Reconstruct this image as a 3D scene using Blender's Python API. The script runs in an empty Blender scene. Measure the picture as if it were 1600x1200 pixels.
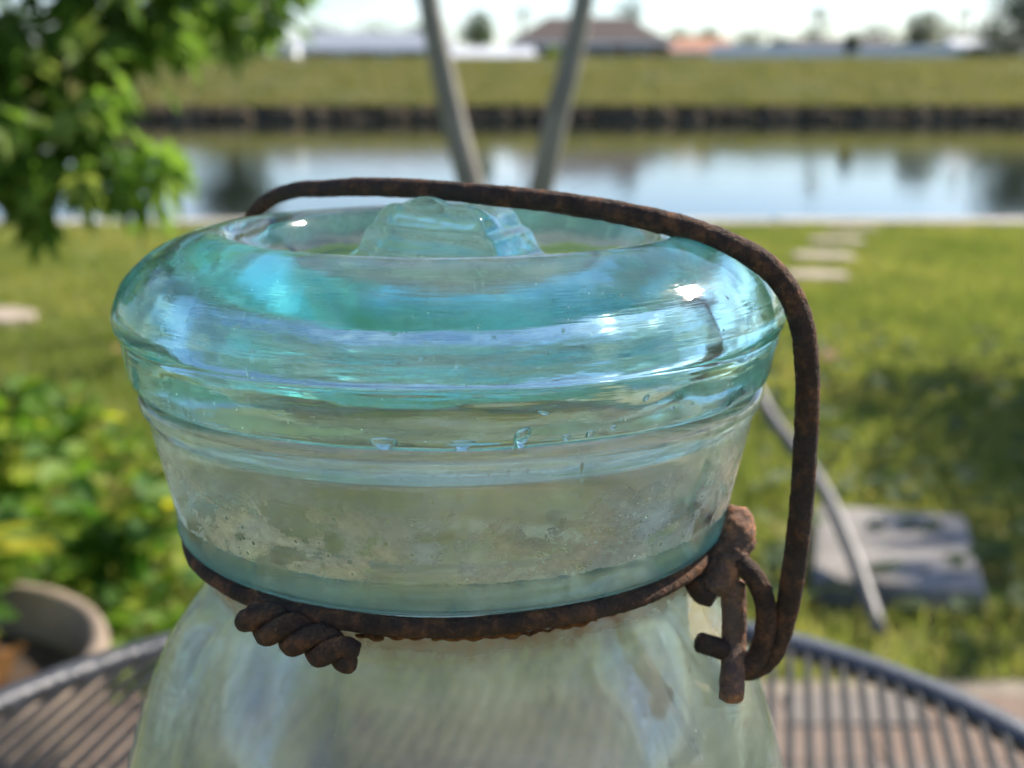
import bpy, bmesh, math, random
import numpy as np
from mathutils import Vector, Matrix, noise as mnoise
R = math.radians
random.seed(7); rng = np.random.default_rng(7)
sc = bpy.context.scene
C = sc.collection

# ------------------------------------------------------------------ camera
HC = 0.93                                   # camera height above the lawn
cam = bpy.data.objects.new('camera', bpy.data.cameras.new('camera')); C.objects.link(cam)
cam.location = (0, 0, HC); cam.rotation_euler = (R(90 - 13.5), 0, 0)
cam.data.sensor_width = 36; cam.data.lens = 45
cam.data.clip_start = 0.01; cam.data.clip_end = 5000
cam.data.dof.use_dof = True; cam.data.dof.focus_distance = 0.112; cam.data.dof.aperture_fstop = 32
cam.data.dof.aperture_blades = 0
sc.camera = cam
# ------------------------------------------------------------------ light
SUN_AZ, SUN_EL = 52, 40                      # azimuth to the right of the view direction
w = bpy.data.worlds.new('World'); sc.world = w; w.use_nodes = True
nt = w.node_tree; nt.nodes.clear()
wo = nt.nodes.new('ShaderNodeOutputWorld'); bg = nt.nodes.new('ShaderNodeBackground')
sky = nt.nodes.new('ShaderNodeTexSky'); sky.sky_type = 'NISHITA'; sky.sun_disc = False
sky.sun_elevation = R(SUN_EL); sky.sun_rotation = R(SUN_AZ); sky.dust_density = .5; sky.air_density = 1.0; sky.ozone_density = 2.5
# thin wispy clouds over the whole dome
tc = nt.nodes.new('ShaderNodeTexCoord'); mp = nt.nodes.new('ShaderNodeMapping'); mp.inputs['Scale'].default_value = (1.6, 1.6, 9)
nz = nt.nodes.new('ShaderNodeTexNoise'); nz.inputs['Scale'].default_value = 2.2; nz.inputs['Detail'].default_value = 7; nz.inputs['Roughness'].default_value = .6
rp = nt.nodes.new('ShaderNodeValToRGB'); rp.color_ramp.elements[0].position = .54; rp.color_ramp.elements[1].position = .80
rp.color_ramp.elements[1].color = (.75, .75, .75, 1)
mx = nt.nodes.new('ShaderNodeMix'); mx.data_type = 'RGBA'
nt.links.new(tc.outputs['Generated'], mp.inputs[0]); nt.links.new(mp.outputs[0], nz.inputs['Vector']); nt.links.new(nz.outputs[0], rp.inputs[0])
nt.links.new(rp.outputs[0], mx.inputs[0]); tn = nt.nodes.new('ShaderNodeMix'); tn.data_type = 'RGBA'; tn.blend_type = 'MULTIPLY'; tn.inputs[0].default_value = 1; tn.inputs[7].default_value = (.94, 1.0, 1.13, 1)
nt.links.new(sky.outputs[0], tn.inputs[6]); nt.links.new(tn.outputs[2], mx.inputs[6]); mx.inputs[7].default_value = (11, 11.3, 12, 1)
nt.links.new(mx.outputs[2], bg.inputs[0]); bg.inputs[1].default_value = 0.085
nt.links.new(bg.outputs[0], wo.inputs[0])
sl = bpy.data.lights.new('sun', 'SUN'); sl.energy = 5.0; sl.angle = R(0.53); sl.color = (1, .91, .77)
sun = bpy.data.objects.new('sun', sl); C.objects.link(sun)
SD = Vector((math.sin(R(SUN_AZ)) * math.cos(R(SUN_EL)), math.cos(R(SUN_AZ)) * math.cos(R(SUN_EL)), math.sin(R(SUN_EL))))
sun.rotation_euler = SD.to_track_quat('Z', 'Y').to_euler(); sun.location = (6, 3, 9)
vs = sc.view_settings; vs.view_transform = 'Standard'; vs.look = 'None'; vs.exposure = 1.08; vs.gamma = 1; vs.use_curve_mapping = False
cy = sc.cycles
cy.max_bounces = 18; cy.transmission_bounces = 18; cy.glossy_bounces = 8; cy.diffuse_bounces = 2; cy.transparent_max_bounces = 16
cy.sample_clamp_indirect = 8; cy.sample_clamp_direct = 0; cy.caustics_reflective = True; cy.caustics_refractive = True; cy.blur_glossy = 0.3
cy.use_denoising = True; cy.use_adaptive_sampling = True; cy.adaptive_threshold = .05
try: cy.denoiser = 'OPENIMAGEDENOISE'; cy.denoising_prefilter = 'ACCURATE'
except Exception: pass

# ------------------------------------------------------------------ material helpers
class NT:
    def __init__(s, name):
        s.m = bpy.data.materials.new(name); s.m.use_nodes = True
        s.t = s.m.node_tree; s.t.nodes.clear(); s.out = s.t.nodes.new('ShaderNodeOutputMaterial')
    def n(s, typ, ins=None, **kw):
        nd = s.t.nodes.new('ShaderNode' + typ)
        for k, v in kw.items(): setattr(nd, k, v)
        for k, v in (ins or {}).items():
            if hasattr(v, 'is_output') or isinstance(v, bpy.types.NodeSocket): s.t.links.new(v, nd.inputs[k])
            else: nd.inputs[k].default_value = v
        return nd
    def math(s, op, a, b=0.0, c=None, clamp=False):
        d = {0: a, 1: b}
        if c is not None: d[2] = c
        return s.n('Math', d, operation=op, use_clamp=clamp).outputs[0]
    def ramp(s, fac, *stops, interp='LINEAR'):
        nd = s.n('ValToRGB', {0: fac}); cr = nd.color_ramp; cr.interpolation = interp
        while len(cr.elements) < len(stops): cr.elements.new(.5)
        for e, (p, c) in zip(cr.elements, stops):
            e.position = p
            e.color = (c, c, c, 1) if not hasattr(c, '__len__') else (*c, 1)
        return nd.outputs[0]
    def noise(s, scale, detail=3, rough=.55, vec=None, dist=0.):
        d = {'Scale': scale, 'Detail': detail, 'Roughness': rough, 'Distortion': dist}
        if vec is not None: d['Vector'] = vec
        return s.n('TexNoise', d).outputs[0]
    def mixc(s, f, a, b, blend='MIX'):
        return s.n('Mix', {0: f, 6: a if not isinstance(a, tuple) else (*a, 1), 7: b if not isinstance(b, tuple) else (*b, 1)}, data_type='RGBA', blend_type=blend).outputs[2]
    def surf(s, sh): s.t.links.new(sh, s.out.inputs[0]); return s.m
def obj_xyz(t): return t.n('TexCoord').outputs['Object']

def simple(name, col, rough=.7, var=.25, scale=6, bump=.0, metallic=0, spec=.5, bscale=None, col2=None):
    t = NT(name); v = obj_xyz(t); n1 = t.noise(scale, 5, .6, v)
    c2 = col2 or tuple(x * (1 - var) for x in col); c1 = tuple(min(1, x * (1 + var)) for x in col)
    c = t.ramp(n1, (.32, c2), (.68, c1))
    d = {'Base Color': c, 'Roughness': rough, 'Metallic': metallic, 'Specular IOR Level': spec}
    if bump:
        b = t.n('Bump', {'Strength': bump, 'Distance': .01, 'Height': t.noise(bscale or scale * 6, 5, .65, v)}); d['Normal'] = b.outputs[0]
    return t.surf(t.n('BsdfPrincipled', d).outputs[0])
def leafmat(name, cols, trans=.45, rough=.45):
    t = NT(name); a = t.n('Attribute', attribute_name='tint').outputs['Fac']
    k = len(cols) - 1
    c = t.ramp(a, *[(i / k, q) for i, q in enumerate(cols)])
    p = t.n('BsdfPrincipled', {'Base Color': c, 'Roughness': rough, 'Specular IOR Level': .3})
    c2 = t.mixc(.5, c, (.35, .5, .04), 'MULTIPLY'); c3 = t.mixc(.55, c, (1, .95, .5), 'MULTIPLY')
    tr = t.n('BsdfTranslucent', {'Color': t.mixc(1, c3, (1.7, 1.7, 1.5), 'MULTIPLY')})
    return t.surf(t.n('MixShader', {0: trans, 1: p.outputs[0], 2: tr.outputs[0]}).outputs[0])

# ------------------------------------------------------------------ mesh helpers
class MB:
    def __init__(s): s.v = []; s.f = []; s.t = []
    def add(s, vs, fs, tint=None):
        o = len(s.v); s.v += [tuple(q) for q in vs]; s.f += [tuple(i + o for i in q) for q in fs]
        s.t += [tint if tint is not None else .5] * len(vs)
    def box(s, c, d, rz=0, tint=None):
        x, y, z = (q / 2 for q in d); cs, sn = math.cos(rz), math.sin(rz)
        P = [(sx * x, sy * y, sz * z) for sz in (-1, 1) for sy in (-1, 1) for sx in (-1, 1)]
        s.add([(c[0] + a * cs - b * sn, c[1] + a * sn + b * cs, c[2] + e) for a, b, e in P],
              [(0, 2, 3, 1), (4, 5, 7, 6), (0, 1, 5, 4), (2, 6, 7, 3), (0, 4, 6, 2), (1, 3, 7, 5)], tint)
    def tube(s, pts, rad, n=10, cap=True, jit=0, tint=None):
        pts = [Vector(p) for p in pts]; m = len(pts)
        rad = list(rad) if hasattr(rad, '__len__') else [rad] * m
        tg = [(pts[min(i + 1, m - 1)] - pts[max(i - 1, 0)]).normalized() for i in range(m)]
        u = tg[0].orthogonal().normalized(); vs_ = []; fs = []
        for i in range(m):
            if i: u = (tg[i - 1].rotation_difference(tg[i]) @ u); u = (u - tg[i] * u.dot(tg[i])).normalized()
            w_ = tg[i].cross(u)
            for k in range(n):
                a = 2 * math.pi * k / n; r = rad[i] * (1 + jit * random.uniform(-1, 1))
                vs_.append(pts[i] + (u * math.cos(a) + w_ * math.sin(a)) * r)
        for i in range(m - 1):
            for k in range(n):
                fs.append((i * n + k, i * n + (k + 1) % n, (i + 1) * n + (k + 1) % n, (i + 1) * n + k))
        if cap:
            c0, c1 = len(vs_), len(vs_) + 1; vs_ += [pts[0] - tg[0] * rad[0] * .5, pts[-1] + tg[-1] * rad[-1] * .5]
            for k in range(n): fs += [(c0, (k + 1) % n, k), (c1, (m - 1) * n + k, (m - 1) * n + (k + 1) % n)]
        s.add(vs_, fs, tint)
    def mesh(s, name, smooth=False):
        me = bpy.data.meshes.new(name); me.from_pydata(s.v, [], s.f)
        at = me.attributes.new('tint', 'FLOAT', 'POINT'); at.data.foreach_set('value', s.t)
        if smooth: me.polygons.foreach_set('use_smooth', [True] * len(me.polygons))
        me.update(); return me
    def build(s, name, mat, parent=None, smooth=False, bevel=0, loc=None):
        o = link(name, s.mesh(name, smooth), mat, parent)
        if loc is not None: o.location = loc
        if bevel:
            b = o.modifiers.new('bevel', 'BEVEL'); b.width = bevel; b.segments = 2; b.limit_method = 'ANGLE'
        return o
def link(name, me, mat, parent=None):
    if mat is not None and not me.materials: me.materials.append(mat)
    o = bpy.data.objects.new(name, me); C.objects.link(o); o.parent = parent; return o
def tag(o, label, cat, group=None):
    o['label'] = label; o['category'] = cat
    if group: o['group'] = group
    return o
def thing(name, label, cat, loc=(0, 0, 0), rz=0, group=None):
    o = bpy.data.objects.new(name, None); C.objects.link(o); o.empty_display_size = .05
    o.location = loc; o.rotation_euler = (0, 0, rz); return tag(o, label, cat, group)
def struct(o): o['kind'] = 'structure'; return o
def spline(pts, k=8):
    P = [Vector(p) for p in pts]; P = [P[0] * 2 - P[1]] + P + [P[-1] * 2 - P[-2]]; out = []
    for i in range(1, len(P) - 2):
        a, b, c, d = P[i - 1:i + 3]
        for j in range(k):
            t = j / k
            out.append(.5 * ((2 * b) + (c - a) * t + (2 * a - 5 * b + 4 * c - d) * t * t + (3 * b - a - 3 * c + d) * t ** 3))
    return out + [P[-2]]
def chaikin(P, it=3, closed=False):
    P = [tuple(p) for p in P]
    for _ in range(it):
        Q = [P[0]]
        for a, b in zip(P, P[1:]):
            Q.append(tuple(.75 * x + .25 * y for x, y in zip(a, b))); Q.append(tuple(.25 * x + .75 * y for x, y in zip(a, b)))
        Q.append(P[-1]); P = Q
    return P
def px(x, D):                                # lateral metres for a direction at distance D (far things)
    return (x - 800) / 2000 * D * .9724
def pz(y, D):                                # height at distance D for a picture row
    return HC - D * math.tan(R(13.5) + math.atan((y - 600) / 2000))

# ------------------------------------------------------------------ materials
def lawn_ground():
    t = NT('lawn soil'); v = obj_xyz(t)
    a = t.noise(2.2, 6, .6, v); b = t.noise(30, 4, .6, v)
    c = t.mixc(t.ramp(a, (.38, 0), (.62, 1)), (.12, .15, .03), (.17, .17, .05))
    c = t.mixc(t.ramp(b, (.4, 0), (.7, .7)), c, (.10, .075, .035))
    return t.surf(t.n('BsdfPrincipled', {'Base Color': c, 'Roughness': .95, 'Specular IOR Level': .1, 'Normal': t.n('Bump', {'Strength': .6, 'Distance': .02, 'Height': b}).outputs[0]}).outputs[0])
def bank_ground():
    t = NT('bank grass'); v = obj_xyz(t)
    mpn = t.n('Mapping', {0: v, 'Scale': (.25, .7, .7)}).outputs[0]
    a = t.noise(.7, 7, .65, mpn); b = t.noise(5, 5, .7, v)
    c = t.ramp(a, (.3, (.085, .10, .027)), (.5, (.15, .15, .052)), (.7, (.23, .195, .09)))
    c = t.mixc(t.ramp(b, (.35, 0), (.7, .6)), c, (.06, .085, .02))
    return t.surf(t.n('BsdfPrincipled', {'Base Color': c, 'Roughness': .95, 'Specular IOR Level': .1, 'Normal': t.n('Bump', {'Strength': 1, 'Distance': .25, 'Height': b}).outputs[0]}).outputs[0])
M = {}
M['lawn'] = lawn_ground(); M['bank'] = bank_ground()
M['bed'] = simple('canal bed mud', (.04, .035, .02), .95)
M['grass'] = leafmat('grass blades', [(.085, .125, .025), (.15, .195, .044), (.225, .245, .063), (.30, .27, .10)], .45, .45)
M['leaf'] = leafmat('lobed leaves', [(.045, .10, .014), (.085, .17, .026), (.14, .235, .045), (.23, .30, .08)], .55, .5)
M['leafdark'] = leafmat('dark leaves', [(.012, .03, .008), (.02, .045, .012), (.035, .065, .02)], .25, .5)
M['leafmid'] = leafmat('mid green leaves', [(.035, .065, .018), (.055, .095, .025), (.09, .12, .04)], .35, .7)
M['leafgrey'] = leafmat('grey green leaves', [(.06, .085, .05), (.10, .12, .07), (.15, .16, .10)], .3, .5)
M['leafpot'] = leafmat('yellow green plant leaves', [(.05, .13, .015), (.11, .21, .02), (.22, .29, .025), (.36, .34, .03)], .5, .6)
M['fallen'] = leafmat('fallen leaves', [(.15, .075, .025), (.22, .10, .03), (.15, .10, .05)], .3, .7)
M['bark'] = simple('smooth grey bark', (.27, .25, .21), .85, .25, 9, .5, bscale=60)
M['barkdark'] = simple('dark bark', (.09, .07, .05), .95, .3, 8, .6)
M['concrete'] = simple('weathered concrete', (.33, .30, .26), .9, .18, 3, .4, bscale=60)
M['slab'] = simple('grey concrete slab', (.21, .195, .18), .9, .3, 7, .5, bscale=80)
M['stone'] = simple('tan stepping stone', (.33, .27, .21), .9, .2, 5, .5, bscale=50)
M['rock'] = simple('dark bank rock', (.075, .06, .04), .95, .6, 1.2, .7, bscale=8, spec=.05)
M['sand'] = simple('patio sand joint', (.20, .17, .13), .95, .3, 30)
def brickmat(name, a, b):
    t = NT(name); r = t.n('ObjectInfo').outputs['Random']; v = obj_xyz(t)
    c = t.mixc(r, a, b); n = t.noise(40, 5, .65, v)
    c = t.mixc(t.ramp(n, (.3, 0), (.75, .55)), c, tuple(x * .5 for x in a))
    return t.surf(t.n('BsdfPrincipled', {'Base Color': c, 'Roughness': .9, 'Normal': t.n('Bump', {'Strength': .5, 'Distance': .004, 'Height': n}).outputs[0]}).outputs[0])
M['brick'] = brickmat('patio brick', (.19, .13, .095), (.17, .155, .14))
M['tablemetal'] = simple('black painted steel', (.014, .015, .017), .6, .4, 60, .25, bscale=300, spec=.2)
M['rimmetal'] = simple('worn grey steel rim', (.06, .062, .07), .28, .3, 60, .25, bscale=300)
M['greymetal'] = simple('grey painted tube', (.095, .09, .09), .5, .2, 20)
def water():
    t = NT('canal water'); v = obj_xyz(t)
    mpn = t.n('Mapping', {0: v, 'Scale': (.35, 1, 1)}).outputs[0]
    b = t.n('Bump', {'Strength': .05, 'Distance': .12, 'Height': t.noise(1.6, 4, .55, mpn)}).outputs[0]
    return t.surf(t.n('BsdfPrincipled', {'Base Color': (.012, .016, .012, 1), 'Roughness': .015, 'IOR': 1.33, 'Specular IOR Level': .5, 'Normal': b}).outputs[0])
M['water'] = water()
def rust(name, k):
    t = NT(name); v = obj_xyz(t)
    a = t.noise(420, 5, .75, v); b = t.noise(2200, 3, .7, v); c_ = t.noise(150, 3, .6, v)
    c = t.ramp(a, (.28, (.016 * k, .011 * k, .009 * k)), (.5, (.045 * k, .024 * k, .015 * k)), (.64, (.12 * k, .05 * k, .022 * k)), (.82, (.25, .11, .048)))
    c = t.mixc(t.ramp(c_, (.45, 0), (.62, .65)), c, (.032 * k, .024 * k, .020 * k))
    bp = t.n('Bump', {'Strength': 1., 'Distance': .0006, 'Height': t.math('ADD', t.math('MULTIPLY', b, .5), a)})
    return t.surf(t.n('BsdfPrincipled', {'Base Color': c, 'Roughness': .85, 'Specular IOR Level': .25, 'Normal': bp.outputs[0]}).outputs[0])
M['rustsunlit'] = rust('orange rust', 3.6)  # brighter copy of the rust: sunlight on lug and levers put into the colour
M['rust'] = rust('rusted wire', 1.3)

def glass(name, kind):
    """old aqua glass; object space is metres with the jar axis on z, origin at the jar base"""
    t = NT(name); v = obj_xyz(t)
    xyz = t.n('SeparateXYZ', {0: v}); X, Y, Z = xyz.outputs
    ang = t.math('ARCTAN2', Y, X)
    rad = t.math('POWER', t.math('ADD', t.math('MULTIPLY', X, X), t.math('MULTIPLY', Y, Y)), .5)
    wav = t.n('CombineXYZ', {0: t.math('MULTIPLY', t.math('COSINE', ang), 1.1), 1: t.math('MULTIPLY', t.math('SINE', ang), 1.1), 2: t.math('MULTIPLY', t.math('SUBTRACT', Z, rad), 420.)}).outputs[0]
    streak = t.noise(4.0, 3, .65, wav)                       # ridges running round the piece
    big = t.noise(150, 2, .5, v)
    spk = t.n('TexVoronoi', {'Vector': v, 'Scale': 650.}).outputs['Distance']
    speck = t.math('LESS_THAN', spk, .055)
    if kind == 'lid':
        hgt = t.math('MULTIPLY_ADD', streak, .15, t.math('MULTIPLY', big, .9))
        bump = t.n('Bump', {'Strength': .55, 'Distance': .00035, 'Height': hgt}).outputs[0]
        rough = t.ramp(t.noise(300, 4, .6, v), (.3, .03), (.8, .12))
        g = t.n('BsdfPrincipled', {'Base Color': (.97, 1, 1, 1), 'Roughness': rough, 'IOR': 1.5, 'Transmission Weight': 1, 'Normal': bump}).outputs[0]
        dust = t.n('MixShader', {0: .5, 1: t.n('BsdfDiffuse', {'Color': (.58, .60, .58, 1)}).outputs[0], 2: t.n('BsdfTranslucent', {'Color': (.58, .60, .58, 1)}).outputs[0]}).outputs[0]
        dirt = t.math('ADD', t.math('MULTIPLY', speck, .5), t.ramp(t.math('MULTIPLY_ADD', streak, .35, t.math('MULTIPLY', t.noise(230, 4, .7, v), .65)), (.38, .02), (.55, .06), (.72, .17)), clamp=True)
        sh = t.n('MixShader', {0: dirt, 1: g, 2: dust}).outputs[0]
        t.surf(sh)
        ab = t.n('VolumeAbsorption', {'Color': (.0, .85, .79, 1), 'Density': 29.})
        t.t.links.new(ab.outputs[0], t.out.inputs['Volume'])
        return t.m
    # jar body: neck residue, milky haze lower down, rust stains round the wire
    H = t.math('SUBTRACT', .21, Z)                          # metres below the eye line of the lid
    hgt = t.math('MULTIPLY_ADD', streak, .09, t.math('MULTIPLY', big, .8))
    bump = t.n('Bump', {'Strength': .5, 'Distance': .0003, 'Height': hgt}).outputs[0]
    g = t.n('BsdfPrincipled', {'Base Color': (.975, .99, .985, 1), 'Roughness': t.ramp(H, (.034, .03), (.0365, .13), (.046, .13), (.0475, .05), (.052, .09)), 'IOR': 1.5, 'Transmission Weight': 1, 'Normal': bump}).outputs[0]
    outs = t.n('Attribute', attribute_name='outside').outputs['Fac']
    zone = t.ramp(H, (.0345, 0), (.0362, 1), (.0440, 1), (.0452, 0))
    body = t.ramp(H, (.0485, 0), (.0515, 1))
    vs_ = t.n('Mapping', {0: v, 'Scale': (1, 1, 1.9)}).outputs[0]
    n1 = t.noise(130, 5, .65, vs_, .5); n2 = t.noise(520, 4, .75, v); n3 = t.noise(70, 2, .5, v)
    pit = t.n('TexVoronoi', {'Vector': v, 'Scale': 820., 'Randomness': 1.}).outputs['Distance']
    pits = t.ramp(pit, (.16, .10), (.24, 1.25), (.34, 1))
    res = t.math('MULTIPLY', zone, t.ramp(t.math('MULTIPLY_ADD', n2, .40, n1), (.56, .04), (.65, .12), (.70, .52), (.82, .78)))
    res = t.math('MULTIPLY', res, pits)
    dline = t.math('MULTIPLY', t.ramp(t.math('MULTIPLY_ADD', n2, .0006, H), (.04455, 0), (.0448, 1), (.0451, 1), (.0454, 0)), t.ramp(n3, (.35, .35), (.6, .85)))
    sw = t.n('CombineXYZ', {0: t.math('MULTIPLY', t.math('COSINE', ang), 5.), 1: t.math('MULTIPLY', t.math('SINE', ang), 5.), 2: t.math('MULTIPLY', Z, 45.)}).outputs[0]
    hz = t.math('MULTIPLY', body, t.ramp(t.math('MULTIPLY_ADD', n2, .18, t.noise(1.3, 5, .62, sw, .8)), (.52, .04), (.64, .13), (.78, .42)))
    base = t.math('ADD', t.math('MULTIPLY', speck, .35), .015)
    fac = t.math('ADD', t.math('MAXIMUM', res, hz), base, clamp=True)
    col = t.ramp(n3, (.36, (.30, .29, .27)), (.47, (.66, .53, .36)), (.56, (.52, .47, .41)), (.66, (.66, .68, .69)))
    col = t.mixc(zone, t.ramp(n3, (.34, (.26, .25, .21)), (.5, (.40, .38, .33)), (.62, (.44, .48, .48))), col)
    # rust bleeding from the wire: ragged line under the ring and a yellow wash below the lever
    nr = t.noise(420, 5, .7, v); edge = t.math('MULTIPLY_ADD', t.math('SUBTRACT', nr, .5), .0040, H)
    line = t.ramp(edge, (.0492, 0), (.0498, 1), (.0509, .9), (.0520, 0))
    line = t.math('MULTIPLY', line, t.ramp(n1, (.36, .75), (.55, 1)))
    ad = t.math('ABSOLUTE', t.math('SUBTRACT', ang, R(-24.)))
    wash = t.math('MULTIPLY', t.ramp(t.math('MULTIPLY_ADD', n1, .35, ad), (.22, 1), (.50, 0)), t.ramp(H, (.0485, 0), (.051, 1), (.060, .8), (.070, 0)))
    col = t.mixc(t.math('MULTIPLY', wash, .75), col, (.60, .45, .15))
    col = t.mixc(line, col, (.27, .085, .014))
    col = t.mixc(dline, col, (.16, .11, .065)); fac = t.math('MAXIMUM', fac, t.math('MULTIPLY', dline, .8))
    fac = t.math('MAXIMUM', t.math('MAXIMUM', fac, t.math('MULTIPLY', line, .97)), t.math('MULTIPLY', wash, .55), clamp=True)
    teal = t.math('MULTIPLY', t.ramp(t.math('MULTIPLY_ADD', n2, .0003, H), (.04535, 0), (.0456, 1), (.0470, 1), (.0474, 0)), t.ramp(n2, (.3, .62), (.7, .78)))  # band painted into the film: light tinted by the thick glass ledge
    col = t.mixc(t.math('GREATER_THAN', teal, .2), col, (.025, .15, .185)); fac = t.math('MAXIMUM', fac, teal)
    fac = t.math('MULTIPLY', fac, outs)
    df = t.n('BsdfDiffuse', {'Color': col}).outputs[0]; tr = t.n('BsdfTranslucent', {'Color': col}).outputs[0]
    film = t.n('MixShader', {0: .5, 1: df, 2: tr}).outputs[0]
    face = t.n('LayerWeight', {'Blend': .5}).outputs['Facing']
    thin = t.math('MULTIPLY', t.math('SUBTRACT', 1., t.math('POWER', face, 3.)), t.ramp(H, (.0335, .15), (.0362, .62), (.0440, .62), (.0455, .3), (.048, .3), (.0505, .62)))
    clear = t.n('BsdfTransparent', {'Color': (.97, .985, .98, 1)}).outputs[0]      # thin parallel walls let light straight through
    g = t.n('MixShader', {0: thin, 1: g, 2: clear}).outputs[0]
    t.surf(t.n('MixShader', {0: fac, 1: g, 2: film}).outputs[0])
    ab = t.n('VolumeAbsorption', {'Color': (.0, .80, .77, 1), 'Density': 12.})
    t.t.links.new(ab.outputs[0], t.out.inputs['Volume'])
    return t.m
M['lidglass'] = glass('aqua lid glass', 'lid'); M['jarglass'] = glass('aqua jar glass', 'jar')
def bubblemat():
    t = NT('seed bubble in glass')
    return t.surf(t.n('BsdfPrincipled', {'Base Color': (1, 1, 1, 1), 'Roughness': .01, 'IOR': 1.5, 'Transmission Weight': 1}).outputs[0])
M['bubble'] = bubblemat()

# ------------------------------------------------------------------ terrain, water
WZ = -0.6; Y0 = 8.18; Y1 = 47.0; YC = 70.0; ZC = 1.75
def ground():
    prof = [(-60, 0, 0), (1.0, 0, 0), (4, 0, 0), (Y0, 0, 0), (Y0 + .02, -1.6, 1), (Y1 + .5, -1.6, 1), (Y1 + .52, -.25, 2)]
    for i in range(1, 13):
        s = i / 12; prof.append((Y1 + .52 + s * (YC - Y1 - .52), -.25 + (ZC + .25) * (s ** .85), 2))
    prof += [(YC + 6, ZC - .05, 2), (YC + 40, ZC - .1, 2), (250, 2, 2), (600, 2, 2), (2500, 2, 2)]
    xs = [-2500, -600, -200] + list(range(-60, 61, 3)) + [200, 600, 2500]
    me = bpy.data.meshes.new('ground'); V = []; F = []; mi = []
    for j, (y, z, k) in enumerate(prof):
        for x in xs:
            dz = 0
            if y > Y1 + 1 and y < 200: dz = .12 * math.sin(x * .31 + y * .2) + .08 * math.sin(x * .83 - y * .5)
            V.append((x, y, z + dz))
    n = len(xs)
    for j in range(len(prof) - 1):
        for i in range(n - 1):
            F.append((j * n + i, j * n + i + 1, (j + 1) * n + i + 1, (j + 1) * n + i)); mi.append(0 if prof[j + 1][0] <= Y0 else (1 if prof[j][2] == 1 and prof[j + 1][2] != 2 or prof[j][2] == 0 else 2))
    me.from_pydata(V, [], F)
    for q in ('lawn', 'bed', 'bank'): me.materials.append(M[q])
    me.polygons.foreach_set('material_index', mi); me.polygons.foreach_set('use_smooth', [True] * len(F)); me.update()
    struct(link('ground', me, None))
ground()
b = MB(); b.add([(-2000, Y0 + .01, WZ), (2000, Y0 + .01, WZ), (2000, Y1 + .6, WZ), (-2000, Y1 + .6, WZ)], [(0, 1, 2, 3)])
struct(b.build('water', M['water']))

# near seawall: concrete cap blocks on a low wall
sw = thing('seawall', 'pale concrete seawall cap along the near edge of the canal', 'wall', (0, Y0, 0))
b = MB(); b.box((0, .12, -.75), (60, .22, 1.5)); b.build('wall_panel', M['concrete'], sw)
for i in range(-12, 12):
    b = MB(); b.box((0, 0, 0), (1.985, .30, .10)); o = b.build('cap_block', M['concrete'], sw, bevel=.012, loc=(i * 2.0 + .7, .10, -.02 + random.uniform(-.006, .006)))
# dark rubble along the far water line
rk = thing('rubble_bank', 'dark broken rock wall along the far water line', 'wall', (0, Y1, WZ))
b = MB(); b.box((0, .35, .1), (60, .3, .86)); b.build('wall_face', M['rock'], rk)
rms = []
for q in range(5):
    bm = bmesh.new(); bmesh.ops.create_icosphere(bm, subdivisions=1, radius=.5)
    for vtx in bm.verts: vtx.co *= random.uniform(.75, 1.2)
    me = bpy.data.meshes.new('rock'); bm.to_mesh(me); bm.free(); me.materials.append(M['rock']); rms.append(me)
x = -24
while x < 26:
    wd = random.uniform(.6, 1.5); o = link('rock', random.choice(rms), None, rk)
    o.location = (x, random.uniform(-.1, .25), random.uniform(-.05, .08)); o.scale = (wd * 1.5, random.uniform(.7, 1.1), random.uniform(.8, 1.1)); o.rotation_euler = (0, random.uniform(-.2, .2), random.uniform(0, 6)) if wd < .9 else (0, 0, random.uniform(-.15, .15))
    x += wd * random.uniform(.55, .8)

# ------------------------------------------------------------------ grass
def grass_field(name, n, region, h0, h1, wid, mat, label, tint=(0, 1), thin=None):
    pts = region(n); n = len(pts)
    a = rng.uniform(0, 2 * np.pi, n); h = rng.uniform(h0, h1, n); ln = rng.uniform(.1, .75, n) * h; w_ = rng.uniform(.6, 1.2, n) * wid
    da = rng.uniform(0, 2 * np.pi, n)
    dx, dy = np.cos(a) * w_, np.sin(a) * w_; lx, ly = np.cos(da) * ln, np.sin(da) * ln
    V = np.empty((n, 5, 3)); z0 = pts[:, 2]
    for k, (sx, t_) in enumerate(((-1, 0), (1, 0), (1, .55), (-1, .55), (0, 1))):
        ww = .5 * (1 if t_ == 0 else .8) * sx
        V[:, k, 0] = pts[:, 0] + dx * ww + lx * t_ ** 1.6; V[:, k, 1] = pts[:, 1] + dy * ww + ly * t_ ** 1.6; V[:, k, 2] = z0 + h * t_ * (1 - .15 * t_) - .004
    me = bpy.data.meshes.new(name); base = (np.arange(n) * 5)[:, None]
    fq = base + np.array([0, 1, 2, 3]); ft = base + np.array([3, 2, 4])
    me.vertices.add(n * 5); me.vertices.foreach_set('co', V.ravel())
    loops = np.concatenate([fq, ft], 1).ravel(); me.loops.add(len(loops)); me.loops.foreach_set('vertex_index', loops)
    me.polygons.add(2 * n); st = (np.arange(n) * 7)[:, None] + np.array([0, 4]); me.polygons.foreach_set('loop_start', st.ravel())
    cl = np.sin(pts[:, 0] * 2.1 + 1.3 * np.sin(pts[:, 1] * 1.7)) * .5 + np.sin(pts[:, 1] * 3.1 + pts[:, 0]) * .3 + np.sin(pts[:, 0] * 7.3 + 2 * np.sin(pts[:, 1] * 5.1)) * .55
    tv = np.clip(.45 + .22 * cl + rng.normal(0, .2, n), 0, 1) * (tint[1] - tint[0]) + tint[0]
    at = me.attributes.new('tint', 'FLOAT', 'POINT'); at.data.foreach_set('value', np.repeat(tv, 5))
    me.update(calc_edges=True); me.validate()
    o = link(name, me, mat); o['kind'] = 'stuff'; o['label'] = label; o['category'] = 'grass'; return o
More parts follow.
